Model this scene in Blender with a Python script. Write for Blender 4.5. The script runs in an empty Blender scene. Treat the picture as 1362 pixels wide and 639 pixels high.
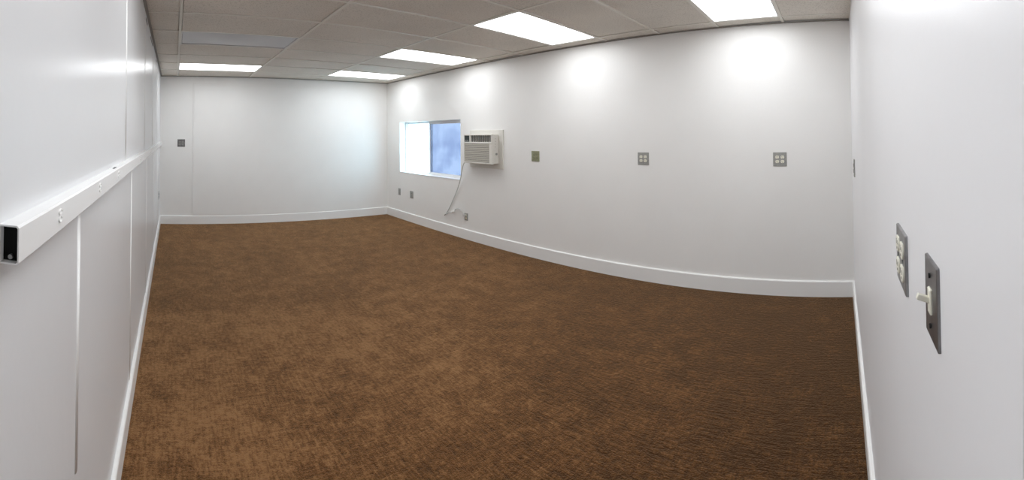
import bpy, bmesh, math, random
from mathutils import Matrix, Vector
random.seed(7)
SC = bpy.context.scene
COL = SC.collection
PI = math.pi

# ------------------------------------------------------------------ room dimensions (metres)
CAMZ = 1.444            # eye height above the carpet
XF = -7.03              # far wall
YL = -0.229             # left wall
YW = 3.755              # long wall with the window
H = 2.392               # ceiling grid height
R3, R0 = -0.036, 0.109  # right wall: x at y=3.755 and at y=0
def rx(y): return R0 + (R3 - R0) * y / YW
RW_ROT = -(PI/2 - math.atan((R0 - R3) / YW))

# ------------------------------------------------------------------ materials
def mat(name, col, rough=0.5, spec=0.5, metal=0.0, bump=None, var=None, sheen=0.0, coat=0.0):
    m = bpy.data.materials.new(name); m.use_nodes = True
    nt = m.node_tree; b = nt.nodes['Principled BSDF']
    b.inputs['Base Color'].default_value = (*col, 1)
    b.inputs['Roughness'].default_value = rough
    b.inputs['Specular IOR Level'].default_value = spec
    b.inputs['Metallic'].default_value = metal
    b.inputs['Sheen Weight'].default_value = sheen
    b.inputs['Coat Weight'].default_value = coat
    tc = nt.nodes.new('ShaderNodeTexCoord')
    if bump:
        n = nt.nodes.new('ShaderNodeTexNoise'); n.inputs['Scale'].default_value = bump[0]; n.inputs['Detail'].default_value = 3
        bp = nt.nodes.new('ShaderNodeBump'); bp.inputs['Strength'].default_value = bump[1]; bp.inputs['Distance'].default_value = bump[2]
        nt.links.new(tc.outputs['Object'], n.inputs['Vector']); nt.links.new(n.outputs['Fac'], bp.inputs['Height'])
        nt.links.new(bp.outputs['Normal'], b.inputs['Normal'])
    if var:   # (scale, other colour)
        n = nt.nodes.new('ShaderNodeTexNoise'); n.inputs['Scale'].default_value = var[0]; n.inputs['Detail'].default_value = 4
        mx = nt.nodes.new('ShaderNodeMix'); mx.data_type = 'RGBA'
        mx.inputs[6].default_value = (*col, 1); mx.inputs[7].default_value = (*var[1], 1)
        rp = nt.nodes.new('ShaderNodeMapRange'); rp.inputs[1].default_value = 0.35; rp.inputs[2].default_value = 0.65
        nt.links.new(tc.outputs['Object'], n.inputs['Vector']); nt.links.new(n.outputs['Fac'], rp.inputs[0])
        nt.links.new(rp.outputs[0], mx.inputs[0]); nt.links.new(mx.outputs[2], b.inputs['Base Color'])
    return m

M = {}
M['wall'] = mat('white semi gloss paint', (.87, .865, .85), .40, .45, bump=(60, .10, .004), var=(2.2, (.85, .845, .83)))
M['wall_gloss'] = mat('glossy white panel paint', (.745, .75, .765), .28, .5, bump=(45, .10, .003), var=(1.6, (.725, .73, .745)))
M['wall_satin'] = mat('satin white paint', (.84, .84, .86), .36, .5, bump=(45, .12, .003), var=(1.6, (.82, .82, .84)))
M['trim'] = mat('white trim paint', (.89, .89, .88), .28, .5, bump=(30, .05, .002))
M['raceway'] = mat('white painted raceway', (.88, .88, .88), .25, .5, bump=(40, .06, .002))
M['black'] = mat('black hollow', (.006, .006, .006), .7, .2)
M['dark'] = mat('dark slot', (.02, .02, .02), .6, .3)
M['jamb'] = mat('grey olive door jamb paint', (.23, .225, .19), .5, .4, bump=(50, .1, .003))
M['grid'] = mat('ceiling grid paint', (.80, .77, .70), .5, .3)
M['angle'] = mat('dull grey wall angle', (.30, .28, .25), .6, .3)
M['steel'] = mat('brushed steel plate', (.34, .34, .34), .34, .5, .85, bump=(200, .05, .001), var=(30, (.24, .24, .245)))
M['darksteel'] = mat('dark bronze steel plate', (.17, .165, .17), .35, .5, .8, bump=(120, .08, .001), var=(25, (.26, .25, .25)))
M['greyplate'] = mat('grey painted plate', (.30, .30, .29), .45, .4, .2, var=(60, (.36, .36, .33)))
M['olive'] = mat('tarnished olive plate', (.26, .27, .17), .42, .4, .4, var=(50, (.34, .34, .22)))
M['ivory'] = mat('ivory plastic', (.80, .78, .67), .35, .5)
M['ac'] = mat('off white appliance plastic', (.72, .70, .65), .42, .4)
M['acpanel'] = mat('beige appliance grille plastic', (.50, .475, .42), .5, .4)
M['display'] = mat('dark control panel', (.02, .03, .028), .22, .5)
M['vinyl'] = mat('white vinyl', (.85, .86, .87), .35, .5)
M['cord'] = mat('grey cord rubber', (.58, .58, .56), .45, .4)
M['whiteplastic'] = mat('bright white plastic', (.88, .88, .87), .3, .5)
M['lens_off'] = mat('unlit prismatic lens', (.44, .44, .46), .3, .5, bump=(220, .3, .002))
M['housing'] = mat('white enamel steel', (.75, .74, .72), .4, .4)

# ceiling tiles: fissured mineral fibre
def ceiling_mat():
    m = mat('mineral fibre tile', (.56, .515, .455), .9, .1)
    nt = m.node_tree; b = nt.nodes['Principled BSDF']
    tc = nt.nodes.new('ShaderNodeTexCoord')
    n1 = nt.nodes.new('ShaderNodeTexNoise'); n1.inputs['Scale'].default_value = 110; n1.inputs['Detail'].default_value = 3
    n2 = nt.nodes.new('ShaderNodeTexNoise'); n2.inputs['Scale'].default_value = 1.3; n2.inputs['Detail'].default_value = 3
    for n in (n1, n2): nt.links.new(tc.outputs['Object'], n.inputs['Vector'])
    r1 = nt.nodes.new('ShaderNodeMapRange'); r1.inputs[1].default_value = .36; r1.inputs[2].default_value = .46
    nt.links.new(n1.outputs['Fac'], r1.inputs[0])
    mx = nt.nodes.new('ShaderNodeMix'); mx.data_type = 'RGBA'
    mx.inputs[6].default_value = (.62, .58, .515, 1); mx.inputs[7].default_value = (.80, .755, .685, 1)
    nt.links.new(r1.outputs[0], mx.inputs[0])
    m2 = nt.nodes.new('ShaderNodeMix'); m2.data_type = 'RGBA'; m2.blend_type = 'MULTIPLY'; m2.inputs[0].default_value = 1
    r2 = nt.nodes.new('ShaderNodeMapRange'); r2.inputs[1].default_value = .3; r2.inputs[2].default_value = .7
    r2.inputs[3].default_value = .92; r2.inputs[4].default_value = 1.05
    nt.links.new(n2.outputs['Fac'], r2.inputs[0])
    nt.links.new(mx.outputs[2], m2.inputs[6]); nt.links.new(r2.outputs[0], m2.inputs[7])
    nt.links.new(m2.outputs[2], b.inputs['Base Color'])
    bp = nt.nodes.new('ShaderNodeBump'); bp.inputs['Strength'].default_value = .35; bp.inputs['Distance'].default_value = .004
    nt.links.new(n1.outputs['Fac'], bp.inputs['Height']); nt.links.new(bp.outputs['Normal'], b.inputs['Normal'])
    return m
M['tile'] = ceiling_mat()

def carpet_mat():
    m = mat('brown cut pile carpet', (.17, .08, .035), .95, .05, sheen=.45)
    nt = m.node_tree; b = nt.nodes['Principled BSDF']; L = nt.links.new
    b.inputs['Sheen Roughness'].default_value = .45
    b.inputs['Sheen Tint'].default_value = (.90, .60, .36, 1)
    tc = nt.nodes.new('ShaderNodeTexCoord')
    sep = nt.nodes.new('ShaderNodeSeparateXYZ'); L(tc.outputs['Object'], sep.inputs[0])
    def noise(scale, detail, sx=1, sy=1, rot=0, lo=.3, hi=.7, a=0., z=1., rough=.6):
        mp = nt.nodes.new('ShaderNodeMapping'); mp.inputs['Scale'].default_value = (sx, sy, 1); mp.inputs['Rotation'].default_value = (0, 0, rot)
        n = nt.nodes.new('ShaderNodeTexNoise'); n.inputs['Scale'].default_value = scale; n.inputs['Detail'].default_value = detail
        n.inputs['Roughness'].default_value = rough
        L(tc.outputs['Object'], mp.inputs[0]); L(mp.outputs[0], n.inputs['Vector'])
        r = nt.nodes.new('ShaderNodeMapRange'); r.inputs[1].default_value = lo; r.inputs[2].default_value = hi
        r.inputs[3].default_value = a; r.inputs[4].default_value = z
        L(n.outputs['Fac'], r.inputs[0]); return r.outputs[0]
    def math_(op, x, y):
        n = nt.nodes.new('ShaderNodeMath'); n.operation = op
        for i, v in enumerate((x, y)):
            if isinstance(v, (int, float)): n.inputs[i].default_value = v
            else: L(v, n.inputs[i])
        return n.outputs[0]
    big = noise(1.1, 3, lo=.32, hi=.68)                       # patches of pile lying this way or that
    mid = noise(6.5, 5, lo=.3, hi=.7)
    sx_ = noise(32, 4, sx=.3, sy=2.6, lo=.3, hi=.7)           # rows of the backing, along the room
    sy_ = noise(32, 4, sx=2.6, sy=.3, lo=.3, hi=.7)           # and across it
    dg = noise(30, 4, sx=.4, sy=2.0, rot=.7, lo=.3, hi=.7)
    fine = noise(130, 3, lo=.28, hi=.72)
    tuft = noise(38, 3, lo=.3, hi=.7)
    s = math_('ADD', math_('MULTIPLY', big, .12), math_('MULTIPLY', mid, .20))
    s = math_('ADD', s, math_('MULTIPLY', sx_, .14)); s = math_('ADD', s, math_('MULTIPLY', sy_, .16))
    s = math_('ADD', s, math_('MULTIPLY', dg, .12)); s = math_('ADD', s, math_('MULTIPLY', tuft, .20)); s = math_('ADD', s, math_('MULTIPLY', fine, .22))
    # the two carpet widths meet across the room; their pile lies in different directions
    wob = noise(3, 3, lo=0, hi=1, a=-.07, z=.07)
    edge = nt.nodes.new('ShaderNodeMapRange'); edge.inputs[1].default_value = -3.63; edge.inputs[2].default_value = -3.50
    edge.interpolation_type = 'SMOOTHSTEP'
    L(math_('ADD', sep.outputs['X'], wob), edge.inputs[0])
    s = math_('ADD', s, math_('MULTIPLY', edge.outputs[0], SEAM))
    # painted shade: pile colour darkened towards the end of the room by the door
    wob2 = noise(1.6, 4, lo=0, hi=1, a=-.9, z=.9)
    dim_end = nt.nodes.new('ShaderNodeMapRange'); dim_end.interpolation_type = 'SMOOTHSTEP'
    dim_end.inputs[1].default_value = -.3; dim_end.inputs[2].default_value = 3.6
    L(math_('ADD', math_('SUBTRACT', math_('MULTIPLY', sep.outputs['Y'], .75), math_('MULTIPLY', math_('ABSOLUTE', math_('ADD', sep.outputs['X'], .2), 0), .75)), math_('ADD', wob2, 1.2)), dim_end.inputs[0])
    s = math_('SUBTRACT', s, math_('MULTIPLY', dim_end.outputs[0], DIM_END))
    cr = nt.nodes.new('ShaderNodeValToRGB'); e = cr.color_ramp.elements
    e[0].position = .40; e[0].color = (*C0, 1)
    e[1].position = .78; e[1].color = (*C2, 1)
    x = e.new(.58); x.color = (*C1, 1)
    L(s, cr.inputs[0]); L(cr.outputs[0], b.inputs['Base Color'])
    bp = nt.nodes.new('ShaderNodeBump'); bp.inputs['Strength'].default_value = .55; bp.inputs['Distance'].default_value = .012
    hsum = math_('ADD', math_('MULTIPLY', tuft, .5), math_('MULTIPLY', fine, .5))
    hsum = math_('ADD', hsum, math_('MULTIPLY', sx_, .4))
    L(hsum, bp.inputs['Height']); L(bp.outputs['Normal'], b.inputs['Normal'])
    return m
SEAM = .075
DIM_END = .27  # strength of the shade painted into the carpet at the door end
C0, C1, C2 = (.032, .0118, .0030), (.108, .0455, .0138), (.250, .127, .053)
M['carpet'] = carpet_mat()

def emit_mat(name, col, s):
    m = bpy.data.materials.new(name); m.use_nodes = True
    nt = m.node_tree; b = nt.nodes['Principled BSDF']
    b.inputs['Base Color'].default_value = (.8, .8, .8, 1)
    b.inputs['Emission Color'].default_value = (*col, 1); b.inputs['Emission Strength'].default_value = s
    return m
M['lens_on'] = emit_mat('lit prismatic lens', (.95, .975, 1.0), 5.4)

def glass_mat(name, tint, rough, frost):
    m = bpy.data.materials.new(name); m.use_nodes = True
    nt = m.node_tree; L = nt.links.new
    out = nt.nodes['Material Output']; nt.nodes.remove(nt.nodes['Principled BSDF'])
    tr = nt.nodes.new('ShaderNodeBsdfTransparent'); tr.inputs[0].default_value = (*tint, 1)
    gl = nt.nodes.new('ShaderNodeBsdfGlossy'); gl.inputs['Roughness'].default_value = rough; gl.inputs[0].default_value = (.9, .9, .9, 1)
    fr = nt.nodes.new('ShaderNodeFresnel'); fr.inputs[0].default_value = 1.45
    mx = nt.nodes.new('ShaderNodeMixShader')
    gm = nt.nodes.new('ShaderNodeNewGeometry'); mm = nt.nodes.new('ShaderNodeMath'); mm.operation = 'MULTIPLY_ADD'
    mm.inputs[1].default_value = -1; mm.inputs[2].default_value = 1; L(gm.outputs['Backfacing'], mm.inputs[0])   # reflect on the outer faces only
    m0 = nt.nodes.new('ShaderNodeMath'); m0.operation = 'MULTIPLY'; L(fr.outputs[0], m0.inputs[0]); L(mm.outputs[0], m0.inputs[1])
    L(m0.outputs[0], mx.inputs[0]); L(tr.outputs[0], mx.inputs[1]); L(gl.outputs[0], mx.inputs[2])
    if frost:
        tc = nt.nodes.new('ShaderNodeTexCoord')
        n = nt.nodes.new('ShaderNodeTexNoise'); n.inputs['Scale'].default_value = 3.2; n.inputs['Detail'].default_value = 4
        L(tc.outputs['Object'], n.inputs['Vector'])
        cr = nt.nodes.new('ShaderNodeValToRGB'); e = cr.color_ramp.elements
        e[0].position = .36; e[0].color = (tint[0]*.78, tint[1]*.8, tint[2]*.86, 1)
        e[1].position = .6; e[1].color = (*tint, 1)
        L(n.outputs['Fac'], cr.inputs[0]); L(cr.outputs[0], tr.inputs[0])
        df = nt.nodes.new('ShaderNodeBsdfTranslucent'); df.inputs[0].default_value = (tint[0], tint[1], tint[2], 1)
        m2 = nt.nodes.new('ShaderNodeMixShader'); m2.inputs[0].default_value = frost
        L(mx.outputs[0], m2.inputs[1]); L(df.outputs[0], m2.inputs[2]); L(m2.outputs[0], out.inputs[0])
    else:
        L(mx.outputs[0], out.inputs[0])
    return m
M['glass'] = glass_mat('clear window glass', (.97, .985, .99), .02, 0)
M['tint'] = glass_mat('blue tinted obscure window film', (.365, .35, .40), .15, .12)

# ------------------------------------------------------------------ mesh helpers
class MB:
    def __init__(s): s.bm = bmesh.new()
    def box(s, lo, hi, bev=0, seg=2, M_=None):
        r = bmesh.ops.create_cube(s.bm, size=1)
        vs = r['verts']
        c = [(a+b)/2 for a, b in zip(lo, hi)]; d = [abs(b-a) for a, b in zip(lo, hi)]
        for v in vs: v.co = Vector([c[i] + v.co[i]*d[i] for i in range(3)])
        if bev:
            es = list({e for v in vs for e in v.link_edges})
            rr = bmesh.ops.bevel(s.bm, geom=es, offset=bev, segments=seg, profile=.5, affect='EDGES')
            vs = list({v for f in rr['faces'] for v in f.verts} | {v for v in vs if v.is_valid})
        if M_ is not None: bmesh.ops.transform(s.bm, matrix=M_, verts=[v for v in vs if v.is_valid])
        return s
    def prism(s, poly, axis, a, b):
        # poly: list of 2D points in the plane normal to axis (0=x:(y,z) 1=y:(x,z) 2=z:(x,y))
        def p3(q, t):
            if axis == 0: return (t, q[0], q[1])
            if axis == 1: return (q[0], t, q[1])
            return (q[0], q[1], t)
        A = [s.bm.verts.new(p3(q, a)) for q in poly]; B = [s.bm.verts.new(p3(q, b)) for q in poly]
        n = len(poly)
        s.bm.faces.new(A); s.bm.faces.new(B[::-1])
        for i in range(n): s.bm.faces.new((A[i], B[i], B[(i+1) % n], A[(i+1) % n]))
        return s
    def hexa(s, lo4, hi4):
        A = [s.bm.verts.new(p) for p in lo4]; B = [s.bm.verts.new(p) for p in hi4]
        s.bm.faces.new(A[::-1]); s.bm.faces.new(B)
        for i in range(4): s.bm.faces.new((A[i], A[(i+1) % 4], B[(i+1) % 4], B[i]))
        return s
    def disc(s, c, r, axis, depth, n=28, squash=1.0, bev=0):
        poly = [(math.cos(2*PI*k/n)*r, math.sin(2*PI*k/n)*r*squash) for k in range(n)]
        i, j = [(1, 2), (0, 2), (0, 1)][axis]
        return s.prism([(c[i]+p[0], c[j]+p[1]) for p in poly], axis, c[axis], c[axis]+depth)
    def tube(s, pts, r, n=10, sub=6):
        P = [Vector(p) for p in pts]; Q = []
        for i in range(len(P)-1):
            p0, p1, p2, p3 = P[max(i-1, 0)], P[i], P[i+1], P[min(i+2, len(P)-1)]
            for k in range(sub):
                t = k/sub
                Q.append(.5*((2*p1) + (p2-p0)*t + (2*p0-5*p1+4*p2-p3)*t*t + (3*p1-p0-3*p2+p3)*t**3))
        Q.append(P[-1]); rings = []; up = Vector((0, 1, 0))
        for i, q in enumerate(Q):
            d = (Q[min(i+1, len(Q)-1)] - Q[max(i-1, 0)]).normalized()
            a = d.cross(up)
            if a.length < 1e-3: a = d.cross(Vector((1, 0, 0)))
            a.normalize(); b = d.cross(a)
            rings.append([s.bm.verts.new(q + (a*math.cos(2*PI*k/n) + b*math.sin(2*PI*k/n))*r) for k in range(n)])
        for A, B in zip(rings, rings[1:]):
            for k in range(n): s.bm.faces.new((A[k], A[(k+1) % n], B[(k+1) % n], B[k]))
        s.bm.faces.new(rings[0][::-1]); s.bm.faces.new(rings[-1])
        return s
    def build(s, name, material, parent=None, smooth=False, loc=None, bevel=None):
        bmesh.ops.recalc_face_normals(s.bm, faces=s.bm.faces[:])
        me = bpy.data.meshes.new(name)
        s.bm.to_mesh(me); s.bm.free()
        if smooth:
            for p in me.polygons: p.use_smooth = True
        me.materials.append(material)
        o = bpy.data.objects.new(name, me); COL.objects.link(o)
        if parent is not None: o.parent = parent
        if loc: o.location = loc
        if bevel:
            md = o.modifiers.new('bevel', 'BEVEL'); md.width = bevel; md.segments = 2; md.limit_method = 'ANGLE'
        return o

def struct(name, mb, m, parent=None, **k):
    o = mb.build(name, m, parent, **k)
    if parent is None: o['kind'] = 'structure'
    return o
def empty(name, loc, rz=0):
    o = bpy.data.objects.new(name, None); COL.objects.link(o)
    o.location = loc; o.rotation_euler = (0, 0, rz); o.empty_display_size = .1
    return o
def tag(o, label, cat, group=None):
    o['label'] = label; o['category'] = cat
    if group: o['group'] = group
    return o
def copy_tree(o, parent=None):
    c = o.copy(); COL.objects.link(c)
    if parent is not None: c.parent = parent; c.matrix_parent_inverse = o.matrix_parent_inverse
    for ch in list(o.children): copy_tree(ch, c)
    return c

# ------------------------------------------------------------------ the room shell
T = .16

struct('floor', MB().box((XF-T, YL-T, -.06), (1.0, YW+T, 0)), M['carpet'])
struct('wall_left', MB().box((XF-T, YL-T, -.06), (.9, YL, H+.25)), M['wall_gloss'])
struct('wall_back', MB().box((XF-T, YL, -.06), (XF, YW+T, H+.25)), M['wall'])
WX0, WX1, WZ0, WZ1 = -6.56, -4.84, .800, 1.663
w = MB()
w.box((XF, YW, -.06), (WX0, YW+T, H+.25)); w.box((WX1, YW, -.06), (.35, YW+T, H+.25))
w.box((WX0, YW, -.06), (WX1, YW+T, WZ0)); w.box((WX0, YW, WZ1), (WX1, YW+T, H+.25))
struct('wall_right', w, M['wall'])
# wall with the switches: its near end stops at the doorway
z0, z1 = -.06, H+.25
EB, ET = .338, .165                     # y of that end at the floor and at the top
def quad(z, ye): return [(rx(ye), ye, z), (rx(ye)+.15, ye, z), (rx(YW)+.15+.1, YW, z), (rx(YW), YW, z)]
struct('wall_front', MB().hexa(quad(z0, EB), quad(z1, ET)), M['wall_satin'])
# doorway: jamb on the wall end and a shut door behind the photographer
jb = MB().hexa([(rx(.26)+.004, EB-.012, 0), (rx(.26)+.16, EB-.012, 0), (rx(.26)+.16, EB+.002, 0), (rx(.26)+.004, EB+.002, 0)],
               [(rx(.26)+.004, ET-.012, H), (rx(.26)+.16, ET-.012, H), (rx(.26)+.16, ET+.002, H), (rx(.26)+.004, ET+.002, H)])
struct('trim_1', jb, M['jamb'])
struct('door_1', MB().box((.30, YL, 0), (.34, .40, H+.2)), M['jamb'])

# baseboards (rounded top edge)
BH, BT = .135, .018
def bb(L_, flip=1):
    return [(0, 0), (BT, 0), (BT, BH-.008), (BT-.004, BH-.002), (BT-.008, BH), (0, BH)]
b = MB().prism([(YL + q[0], q[1]) for q in bb(0)], 0, XF, .28); struct('baseboard_left', b, M['trim'])
b = MB().prism([(XF + q[0], q[1]) for q in bb(0)], 1, YL+BT, YW-BT); struct('baseboard_back', b, M['trim'])
b = MB().prism([(YW - q[0], q[1]) for q in bb(0)], 0, XF, rx(YW)); struct('baseboard_right', b, M['trim'])
b = MB()
A = [b.bm.verts.new((rx(.335) - q[0], .335, q[1])) for q in bb(0)]; B = [b.bm.verts.new((rx(YW-BT) - q[0], YW-BT, q[1])) for q in bb(0)]
b.bm.faces.new(A); b.bm.faces.new(B[::-1])
for i in range(6): b.bm.faces.new((A[i], B[i], B[(i+1) % 6], A[(i+1) % 6]))
struct('baseboard_front', b, M['trim'])

# ------------------------------------------------------------------ suspended ceiling
YLN = [YL, .045, 1.212, 2.372, 3.555, YW]
XLN = [-.57 - .595*k for k in range(11)]
SH = .06
def gx(xl, y): return xl + SH*(3.0 - y)
rows = [('near', None, XLN[0])] + [(k, XLN[k], XLN[k+1]) for k in range(10)] + [('far', XLN[10], None)]
LIT = {(9, 1): 1, (9, 3): 1, (6, 3): 1, (3, 3): 1, (0, 3): 1, (2, 1): 1, (0, 1): 1}  # last two are assumed panels out of view, added to brighten the near walls
DEAD = (6, 1)
tiles = MB(); grid = MB(); GW = .012
def cell_x(row, y):
    name, xa, xb = row
    hi = gx(xa, y) if xa is not None else .9
    lo = gx(xb, y) if xb is not None else XF
    return lo, hi
fixtures = []
for row in rows:
    for c in range(5):
        ya, yb = YLN[c], YLN[c+1]
        g = GW + random.uniform(.001, .006)
        pts = []
        for (y, s) in ((ya+g, 0), (yb-g, 0), (yb-g, 1), (ya+g, 1)):
            lo, hi = cell_x(row, y); pts.append((lo+g if s == 0 else hi-g, y))
        key = (row[0], c)
        if key in LIT or key == DEAD:
            pts = []
            for (y, s) in ((ya+GW*.6, 0), (yb-GW*.6, 0), (yb-GW*.6, 1), (ya+GW*.6, 1)):
                lo, hi = cell_x(row, y); pts.append((lo+GW*.6 if s == 0 else hi-GW*.6, y))
            fixtures.append((key, pts)); continue
        dz = [H + .003 + random.choice((0, .002, .004, .009)) for _ in range(4)]
        tiles.hexa([(p[0], p[1], z) for p, z in zip(pts, dz)], [(p[0], p[1], z+.014) for p, z in zip(pts, dz)])
ceil = struct('ceiling', tiles, M['tile'])
for y in YLN[1:-1]: grid.box((XF, y-GW, H), (.9, y+GW, H+.012))
for k, xl in enumerate(XLN):
    for c in range(5):
        ya, yb = YLN[c]+(GW if c else 0), YLN[c+1]-(GW if c < 4 else 0)
        grid.hexa([(gx(xl, ya)-GW, ya, H), (gx(xl, ya)+GW, ya, H), (gx(xl, yb)+GW, yb, H), (gx(xl, yb)-GW, yb, H)],
                  [(gx(xl, ya)-GW, ya, H+.012), (gx(xl, ya)+GW, ya, H+.012), (gx(xl, yb)+GW, yb, H+.012), (gx(xl, yb)-GW, yb, H+.012)])
struct('ceiling_grid', grid, M['grid'], ceil)
# wall angle round the edge of the ceiling
an = MB()
an.box((XF, YL, H-.006), (.28, YL+.022, H-.001)); an.box((XF, YW-.022, H-.006), (rx(YW), YW, H-.001))
an.box((XF, YL+.022, H-.006), (XF+.022, YW-.022, H-.001))
struct('wall_angle', an, M['angle'], ceil)
struct('roof_deck', MB().box((XF, YL, H+.16), (.9, YW, H+.24)), M['tile'], ceil)

# recessed light panels
FIXLABEL = {
 (9, 1): 'lit ceiling panel on the left, nearest the far wall',
 (9, 3): 'lit ceiling panel in the corner where far wall meets window wall',
 (6, 3): 'lit ceiling panel above the window and air conditioner',
 (3, 3): 'large lit ceiling panel above the middle of the long outlet wall',
 (2, 1): 'added fill light panel above the left wall raceway, out of frame overhead',
 (0, 1): 'added fill light panel right above the camera and the light switch, out of frame',
 (0, 3): 'lit ceiling panel cut by the top edge, near the right hand corner',
}
for key, pts in fixtures:
    cx = sum(p[0] for p in pts)/4; cy = sum(p[1] for p in pts)/4
    q = [(p[0]-cx, p[1]-cy) for p in pts]
    e = empty('ceiling_light', (cx, cy, H))
    lit = key in LIT
    if lit: tag(e, FIXLABEL[key], 'ceiling light', 'lit fluorescent ceiling panels')
    else: tag(e, 'unlit grey fluorescent ceiling panel with sagging lens, on the left', 'ceiling light')
    def ins(t): # inset quad
        sx = [1, 1, -1, -1]; sy = [1, -1, -1, 1]
        return [(q[i][0]+sx[i]*t, q[i][1]+sy[i]*t) for i in range(4)]
    o0, i0 = ins(-.004), ins(.016)
    fr = MB()
    for i in range(4):
        j = (i+1) % 4
        fr.hexa([(*o0[i], .001), (*o0[j], .001), (*i0[j], .001), (*i0[i], .001)], [(*o0[i], .016), (*o0[j], .016), (*i0[j], .016), (*i0[i], .016)])
    fr.build('frame', M['housing'], e)
    # lens: a thin grid sheet, sagging a little
    l = MB(); a = ins(.0165 if lit else .02); N1, N2 = 6, 16
    sag = .002 if lit else .014
    def pt(u, v, dz):
        lo = [a[0][k]*(1-v)+a[1][k]*v for k in (0, 1)]; hi = [a[3][k]*(1-v)+a[2][k]*v for k in (0, 1)]
        wv = math.sin(PI*u)*math.sin(PI*v)
        rip = 0 if lit else .005*math.sin(9*v+1)*math.sin(PI*u)
        return (lo[0]*(1-u)+hi[0]*u, lo[1]*(1-u)+hi[1]*u, .008 - sag*wv + rip + dz)
    for dz, fl in ((0, 0), (.004, 1)):
        G = [[l.bm.verts.new(pt(i/N1, j/N2, dz)) for j in range(N2+1)] for i in range(N1+1)]
        for i in range(N1):
            for j in range(N2): l.bm.faces.new((G[i][j], G[i][j+1], G[i+1][j+1], G[i+1][j]))
    l.build('diffuser', M['lens_on'] if lit else M['lens_off'], e, smooth=True)
    h = MB(); o1 = ins(-.002)
    for i in range(4):
        j = (i+1) % 4; k_ = ins(.004)
        h.hexa([(*o1[i], .017), (*o1[j], .017), (*k_[j], .017), (*k_[i], .017)], [(*o1[i], .11), (*o1[j], .11), (*k_[j], .11), (*k_[i], .11)])
    h.hexa([(*p, .11) for p in o1], [(*p, .115) for p in o1])
    h.build('housing', M['housing'], e)

# ------------------------------------------------------------------ window
F0 = YW + .118            # room face of the window frame
win = empty('window_1', ((WX0+WX1)/2, F0, WZ0)); win['kind'] = 'structure'
wx0, wx1, wz1 = WX0-win.location.x, WX1-win.location.x, WZ1-WZ0
fw = .022
f = MB()
f.box((wx0, 0, 0), (wx0+fw, .05, wz1)); f.box((wx1-fw, 0, 0), (wx1, .05, wz1))
f.box((wx0+fw, 0, 0), (wx1-fw, .05, fw)); f.box((wx0+fw, 0, wz1-fw), (wx1-fw, .05, wz1))
f.build('window_frame', M['vinyl'], win)
mx_ = -5.79 - win.location.x
def sash(name, xa, xb, y, st, glass, lab):
    s = MB(); s.box((xa, y, fw), (xa+st, y+.02, wz1-fw)); s.box((xb-st, y, fw), (xb, y+.02, wz1-fw))
    s.box((xa+st, y, fw), (xb-st, y+.02, fw+st)); s.box((xa+st, y, wz1-fw-st), (xb-st, y+.02, wz1-fw))
    so = s.build(name, M['vinyl'], win); so['label'] = lab
    MB().box((xa+st-.004, y+.008, fw+st-.004), (xb-st+.004, y+.012, wz1-fw-st+.004)).build('pane', glass, so)
sash('window_sash', wx0+fw, mx_+.012, .026, .012, M['glass'], 'clear bright left sash')
sash('window_sash', mx_-.03, wx1-fw, .003, .026, M['tint'], 'blue tinted right sash')
MB().box((WX0+.002-win.location.x, YW-F0-.004, 0), (WX1-.002-win.location.x, 0, .008)).build('window_sill', M['vinyl'], win)

# ------------------------------------------------------------------ wall panels and battens (setting)
tn = [1]
def trim(mb, m=None, bevel=None, smooth=False):
    tn[0] += 1; return struct('trim_%d' % tn[0], mb, m or M['wall_gloss'], bevel=bevel, smooth=smooth)
def batten(x, za, zb, w_=.012, d=.0045):
    prof = [(x + w_*math.cos(PI*k/10), YL - .001 + d*math.sin(PI*k/10)) for k in range(11)]
    o = trim(MB().prism(prof, 2, za, zb), M['trim'], smooth=True)
for x in (-2.03, -3.30, -4.47, -5.70): batten(x, 1.32, H-.02)
for x, zb in ((-1.035, .63), (-2.33, BH-.01), (-3.60, BH-.01), (-4.85, BH-.01), (-6.05, BH-.01)): batten(x, zb, 1.268)
trim(MB().box((XF-.002, .30, BH), (XF+.012, 3.255, 2.275)), M['wall'], bevel=.003)     # boarded over opening in the far wall
trim(MB().box((XF+.011, .318, 1.655), (XF+.017, .362, 2.235)), M['wall'], bevel=.002)
trim(MB().box((XF+.011, .318, 2.236), (XF+.017, 3.24, 2.262)), M['wall'], bevel=.002)
trim(MB().box((XF+.011, .362, 2.17), (XF+.014, 3.10, 2.186)), M['wall'], bevel=.001)
# dark gaps where the left wall panels stop short of the ceiling
gp = MB()
for x, n in ((-3.44, .20), (-4.18, .40), (-5.3, .15)): gp.box((x-n/2, YL-.002, H-.055), (x+n/2, YL+.0015, H-.040))
trim(gp, M['dark'])

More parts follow.
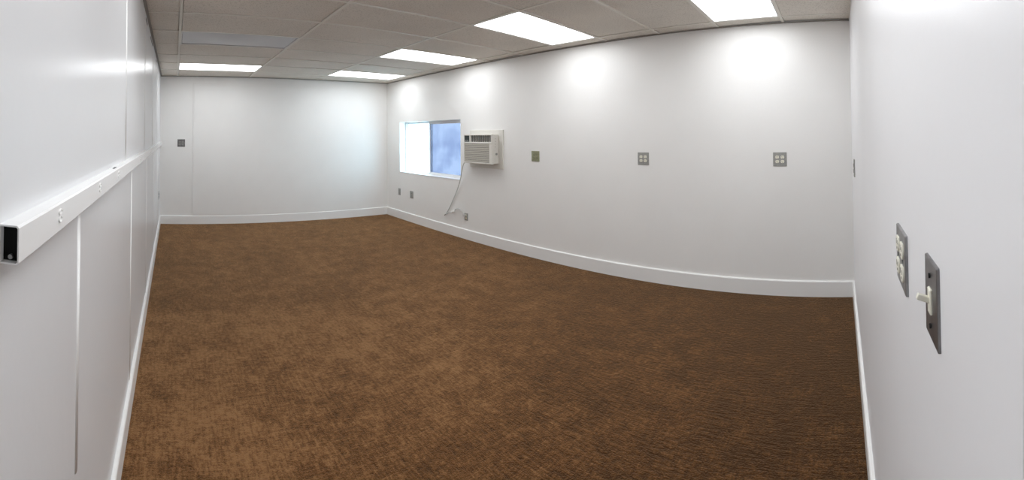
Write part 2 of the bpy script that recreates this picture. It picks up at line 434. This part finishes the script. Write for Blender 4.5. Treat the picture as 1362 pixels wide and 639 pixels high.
# ------------------------------------------------------------------ surface raceway along the left wall
RZ0, RZ1, RY = 1.268, 1.320, -.200
rw = empty('surface_raceway', (-.54, YL, RZ0))
tag(rw, 'white surface wiring raceway running along the left wall, open black end near camera', 'raceway')
L0 = XF + .54 + .001
c = MB()
D_ = RY - YL; hh = RZ1-RZ0; t = .0022
prof_o = [(0, 0), (D_-.003, 0), (D_, .003), (D_, hh-.003), (D_-.003, hh), (0, hh)]
prof_i = [(t, t), (D_-t-.002, t), (D_-t, t+.002), (D_-t, hh-t-.002), (D_-t-.002, hh-t), (t, hh-t)]
xs = (0, L0)
O = [[c.bm.verts.new((x, *p)) for p in prof_o] for x in xs]; I = [[c.bm.verts.new((x, *p)) for p in prof_i] for x in xs]
for k in range(6):
    n = (k+1) % 6
    c.bm.faces.new((O[0][k], O[1][k], O[1][n], O[0][n])); c.bm.faces.new((I[0][k], I[0][n], I[1][n], I[1][k]))
    for e_ in (0, 1): c.bm.faces.new((O[e_][k], O[e_][n], I[e_][n], I[e_][k]))
c.build('channel', M['raceway'], rw)
MB().box((-.03, t, t), (-.012, D_-t, hh-t)).build('end_insert', M['black'], rw)['label'] = 'black hollow open end'
MB().disc((-.0115, D_*.5, .0085), .0032, 0, .006).build('end_screw', M['steel'], rw)
for x, s in ((-.748, 1.0), (-1.163, 1.0), (-1.562, 1.0), (-2.6, 1.0), (-3.7, 1.0)):
    xx = x + .54
    r = MB()
    for dz in (.0235, .0360):
        ring_o = [(math.cos(2*PI*k/20)*.0115, math.sin(2*PI*k/20)*.0060) for k in range(20)]
        A = [r.bm.verts.new((xx+p[0], D_-.0005, dz+p[1])) for p in ring_o]
        B = [r.bm.verts.new((xx+p[0]*.92, D_+.0026, dz+p[1]*.92)) for p in ring_o]
        C_ = [r.bm.verts.new((xx+p[0]*.74, D_+.0026, dz+p[1]*.74)) for p in ring_o]
        E_ = [r.bm.verts.new((xx+p[0]*.68, D_+.0006, dz+p[1]*.68)) for p in ring_o]
        for P_, Q_ in ((A, B), (B, C_), (C_, E_)):
            for k in range(20): r.bm.faces.new((P_[k], P_[(k+1) % 20], Q_[(k+1) % 20], Q_[k]))
        r.bm.faces.new(E_)
    r.build('receptacle', M['whiteplastic'], rw)
MB().box((-1.562+.54-.03, D_*.35, hh-.0005), (-1.562+.54+.03, D_*.6, hh+.0012)).build('knockout', M['dark'], rw)['label'] = 'dark slot in the top'

# ------------------------------------------------------------------ outlet plates
def plate_mesh(w_, h_, d_):
    return MB().box((-w_/2, -d_, -h_/2), (w_/2, .002, h_/2), min(.0022, d_*.45), 2)
def receptacle(parent, x, z, m, r=.0165, d0=.004, d1=.0075):
    b = MB(); n = 28
    poly = []
    for k in range(n):
        a = 2*PI*k/n; px, pz = r*math.cos(a), r*math.sin(a)
        pz = max(-r*.80, min(r*.80, pz)); poly.append((x+px, z+pz))
    b.prism(poly, 1, -d0+.001, -d1)
    o = b.build('receptacle', m, parent, bevel=.0008)
    s = MB()
    s.box((x-.0068, -d1-.0004, z-.001), (x-.0048, -d1+.001, z+.008)); s.box((x+.0048, -d1-.0004, z-.0005), (x+.0064, -d1+.001, z+.0070))
    s.disc((x, -d1-.0004, z-.0075), .0024, 1, .0012, 12)
    s.build('slots', M['dark'], o)
def quad_plate(name, pm, rm, w_=.122, h_=.122):
    e = empty(name, (0, 0, 0))
    plate_mesh(w_, h_, .005).build('cover_plate', pm, e)
    for x in (-.0235, .0235):
        for z in (-.0195, .0195): receptacle(e, x, z, rm, d0=.005, d1=.008)
        MB().disc((x, -.0045, 0), .0032, 1, -.002, 14).build('screw', M['steel'], e)
    return e
def single_plate(name, pm, rm, w_=.074, h_=.116, d_=.005):
    e = empty(name, (0, 0, 0))
    plate_mesh(w_, h_, d_).build('cover_plate', pm, e)
    for z in (-.0195, .0195): receptacle(e, 0, z, rm, d0=d_, d1=d_+.003)
    MB().disc((0, -d_+.0005, 0), .0032, 1, -.002, 14).build('screw', M['steel'], e)
    return e
def put(e, loc, rz): e.location = loc; e.rotation_euler = (0, 0, rz); return e
GRP = 'outlet plates along the long right wall'
q1 = quad_plate('wall_outlet', M['greyplate'], M['ivory'])
put(q1, (-.666, YW, 1.191), 0); tag(q1, 'square grey four-socket outlet plate on long wall, closest to the right hand corner', 'outlet', GRP)
q2 = copy_tree(q1); put(q2, (-2.003, YW, 1.190), 0); tag(q2, 'square grey four-socket outlet plate midway along the long wall', 'outlet', GRP)
q3 = quad_plate('wall_outlet', M['olive'], M['olive'])
put(q3, (-3.418, YW, 1.185), 0); tag(q3, 'olive outlet plate on the long wall, first to the right of the air conditioner', 'outlet', GRP)
GRP2 = 'low outlets under the window'
s1 = single_plate('wall_outlet', M['greyplate'], M['greyplate'])
put(s1, (-6.577, YW, .457), 0); tag(s1, 'narrow low grey wall plate under window, nearest the far corner', 'outlet', GRP2)
s2 = single_plate('wall_outlet', M['greyplate'], M['greyplate'], .100, .118)
put(s2, (-6.168, YW, .452), 0); tag(s2, 'wider low grey wall plate under window, right of the narrow one', 'outlet', GRP2)
s3 = single_plate('wall_outlet', M['greyplate'], M['ivory'], .074, .100)
put(s3, (-4.722, YW, .306), 0); tag(s3, 'low outlet near baseboard that the air conditioner cord plugs into', 'outlet')
fq = quad_plate('wall_outlet', M['darksteel'], M['greyplate'])
put(fq, (XF, .112, 1.305), PI/2); tag(fq, 'dark square outlet plate on the far wall, near the left corner', 'outlet')
lq = single_plate('wall_outlet', M['darksteel'], M['dark'], .074, .116)
put(lq, (-6.50, YL, .53), PI); tag(lq, 'dark low outlet on left wall close to the far corner', 'outlet')
rq = single_plate('wall_outlet', M['greyplate'], M['greyplate'], .078, .124, .008)
put(rq, (rx(3.09), 3.09, 1.166), RW_ROT); tag(rq, 'grey plate seen edge-on at the far end of the right wall', 'outlet')
# the two near plates on the right wall
nq = quad_plate('wall_outlet', M['steel'], M['ivory'], .106, .100)
put(nq, (rx(.763), .760, 1.216), RW_ROT); tag(nq, 'steel outlet plate with four round ivory sockets on right wall beside switch', 'outlet')
sw = empty('light_switch', (0, 0, 0))
plate_mesh(.067, .096, .004).build('cover_plate', M['darksteel'], sw)
MB().box((-.0075, -.0066, -.015), (.0075, -.003, .015), .001, 1).build('toggle_frame', M['ivory'], sw)
tg = MB().box((-.0036, -.017, -.0036), (.0036, .001, .0036), .0015, 2, Matrix.Translation((0, -.005, .001)) @ Matrix.Rotation(math.radians(-22), 4, 'X'))
tg.build('toggle', M['ivory'], sw)
for z in (-.030, .030): MB().disc((0, -.0045, z), .003, 1, -.0018, 14).build('screw', M['dark'], sw)
put(sw, (rx(.512), .512, 1.237), RW_ROT); tag(sw, 'dark steel light switch plate with ivory toggle, nearest the camera on right wall', 'light switch')

# ------------------------------------------------------------------ air conditioner in the wall
AX0, AX1, AY, AZ0, AZ1 = -4.595, -4.034, 3.62, 1.066, 1.447
ac = empty('air_conditioner', ((AX0+AX1)/2, YW, AZ0))
tag(ac, 'off white window air conditioner mounted through the wall right of the window', 'air conditioner')
W2 = (AX1-AX0)/2; FY = AY-YW; HH = AZ1-AZ0
MB().box((-W2-.02, -.014, -.062), (W2+.078, .002, HH+.055), .003, 2).build('backing_panel', M['ac'], ac)
MB().box((-W2+.012, FY+.030, .006), (W2-.004, -.012, HH-.004), .006, 2).build('cabinet', M['ac'], ac)
# front bezel with openings for the control panel, the air outlet and the intake grille
bz = MB()
z_mid0, z_mid1 = HH-.122, HH-.098
yb0, yb1 = FY, FY+.036
bz.box((-W2, yb0, HH-.016), (W2, yb1, HH), .004); bz.box((-W2, yb0, 0), (W2, yb1, .020), .004)
bz.box((-W2, yb0, z_mid0), (W2, yb1, z_mid1), .004)
bz.box((-W2, yb0, .012), (-W2+.012, yb1, HH-.01), .004); bz.box((W2-.056, yb0+.003, .012), (W2, yb1, z_mid0+.01), .006)
bz.box((W2-.018, yb0, z_mid1-.01), (W2, yb1, HH-.01), .004); bz.box((-W2+.118, yb0, z_mid1-.01), (-W2+.142, yb1, HH-.01), .003)
bz.build('front_bezel', M['ac'], ac)
dp = MB().box((-W2+.012, FY+.004, z_mid1-.002), (-W2+.12, FY+.02, HH-.014), .002).build('control_panel', M['display'], ac)
for k in range(3): MB().box((-W2+.030+.026*k, FY+.0025, z_mid1+.014), (-W2+.044+.026*k, FY+.006, z_mid1+.022), .001, 1).build('button', M['cord'], dp)
vent = MB().box((-W2+.14, FY+.032, z_mid1-.002), (W2-.016, FY+.036, HH-.014)).build('air_outlet', M['dark'], ac)
lv = MB()
for k in range(4):
    zz = z_mid1 + .012 + k*.020
    lv.box((-W2+.142, -.007, -.0014), (W2-.018, .007, .0014), 0, 1, Matrix.Translation((0, FY+.020, zz)) @ Matrix.Rotation(math.radians(8), 4, 'X'))
for k in range(9):
    xx = -W2+.16+k*.044
    lv.box((xx-.0015, FY+.012, z_mid1), (xx+.0015, FY+.030, HH-.016))
lv.build('louvre', M['greyplate'], vent)
gr = MB().box((-W2+.010, FY+.018, .018), (W2-.054, FY+.03, z_mid0+.002)).build('intake_grille', M['dark'], ac)
sl = MB(); n = 10; z_a, z_b = .022, z_mid0-.002
for k in range(n):
    zz = z_a + (z_b-z_a)*(k+.5)/n
    sl.box((-W2+.010, FY+.003, zz-.0098), (W2-.054, FY+.019, zz+.0098), .002, 1)
sl.build('slats', M['acpanel'], gr)
for k in range(4): MB().box((W2-.006, FY+.062, .215+k*.035), (W2-.002, FY+.074, .224+k*.035)).build('side_vent', M['acpanel'], ac)
MB().disc((W2-.006, FY+.082, .130), .014, 0, .010, 20).build('side_knob', M['greyplate'], ac)
# its cord: down from the cabinet, past the sill, back up to the low outlet
def rel(x, y, z): return (x-ac.location.x, y-ac.location.y, z-ac.location.z)
cd = MB().tube([rel(-4.57, 3.66, 1.085), rel(-4.655, 3.665, 1.05), rel(-4.735, 3.69, .93), rel(-4.80, 3.71, .80), rel(-4.90, 3.735, .66), rel(-5.00, 3.742, .52), rel(-5.10, 3.744, .38),
                rel(-5.195, 3.745, .275), rel(-5.215, 3.735, .262), rel(-5.17, 3.728, .285), rel(-5.06, 3.732, .325)], .0062)
cdo = cd.build('power_cord', M['cord'], ac, smooth=True)
MB().box((-.032, -.012, -.016), (.032, .012, .016), .006, 2, Matrix.Translation(rel(-5.005, 3.735, .345)) @ Matrix.Rotation(math.radians(-18), 4, 'Y')).build('safety_block', M['whiteplastic'], cdo)['label'] = 'bright white block on the cord'
MB().tube([rel(-4.965, 3.735, .365), rel(-4.92, 3.732, .392), rel(-4.86, 3.732, .402), rel(-4.79, 3.731, .385), rel(-4.745, 3.728, .35), rel(-4.737, 3.722, .325)], .0062).build('cord_end', M['cord'], cdo, smooth=True)
MB().box((-.016, -.030, -.016), (.016, .001, .016), .004, 2, Matrix.Translation(rel(-4.737, YW-.0085, .3255))).build('plug', M['cord'], cdo)

# ------------------------------------------------------------------ daylight outside the window
wd = bpy.data.worlds.new('daylight'); SC.world = wd; wd.use_nodes = True
bg = wd.node_tree.nodes['Background']; bg.inputs[0].default_value = (.56, .85, 1.0, 1); bg.inputs[1].default_value = 5.0

# ------------------------------------------------------------------ camera: the photo is a swept cylindrical panorama
FPX, X0, Y0, PIT, ROL = 576.67336, 232.03786, 167.04768, .02036, .00866
cam = bpy.data.cameras.new('camera'); co = bpy.data.objects.new('camera', cam); COL.objects.link(co)
cam.type = 'PANO'; cam.panorama_type = 'CENTRAL_CYLINDRICAL'
u = 681/FPX
cam.central_cylindrical_range_u_min = -u; cam.central_cylindrical_range_u_max = u
cam.central_cylindrical_range_v_min = (Y0-639)/FPX; cam.central_cylindrical_range_v_max = Y0/FPX
cam.central_cylindrical_radius = 1.0
cam.clip_start = .01
def world_dir(d):       # (right, forward, up) of the level camera -> world
    x, y, z = d
    c_, s_ = math.cos(PIT), math.sin(PIT); x, y, z = x, c_*y - s_*z, s_*y + c_*z
    c_, s_ = math.cos(ROL), math.sin(ROL); x, y, z = c_*x + s_*z, y, -s_*x + c_*z
    a = (X0-681)/FPX; c_, s_ = math.cos(a), math.sin(a)
    return Vector((-(y*c_ + x*s_), x*c_ - y*s_, z))
r, fwd, up = world_dir((1, 0, 0)), world_dir((0, 1, 0)), world_dir((0, 0, 1))
m3 = Matrix((r, up, -fwd)).transposed()
co.matrix_world = Matrix.Translation((0, 0, CAMZ)) @ m3.to_4x4()
SC.camera = co

vs = SC.view_settings
vs.view_transform = 'Standard'; vs.look = 'None'; vs.gamma = 1; vs.use_curve_mapping = False
vs.exposure = 0.36
SC.cycles.max_bounces = 14; SC.cycles.diffuse_bounces = 10; SC.cycles.glossy_bounces = 4; SC.cycles.transparent_max_bounces = 12
SC.cycles.use_denoising = True
SC.cycles.sample_clamp_indirect = 6
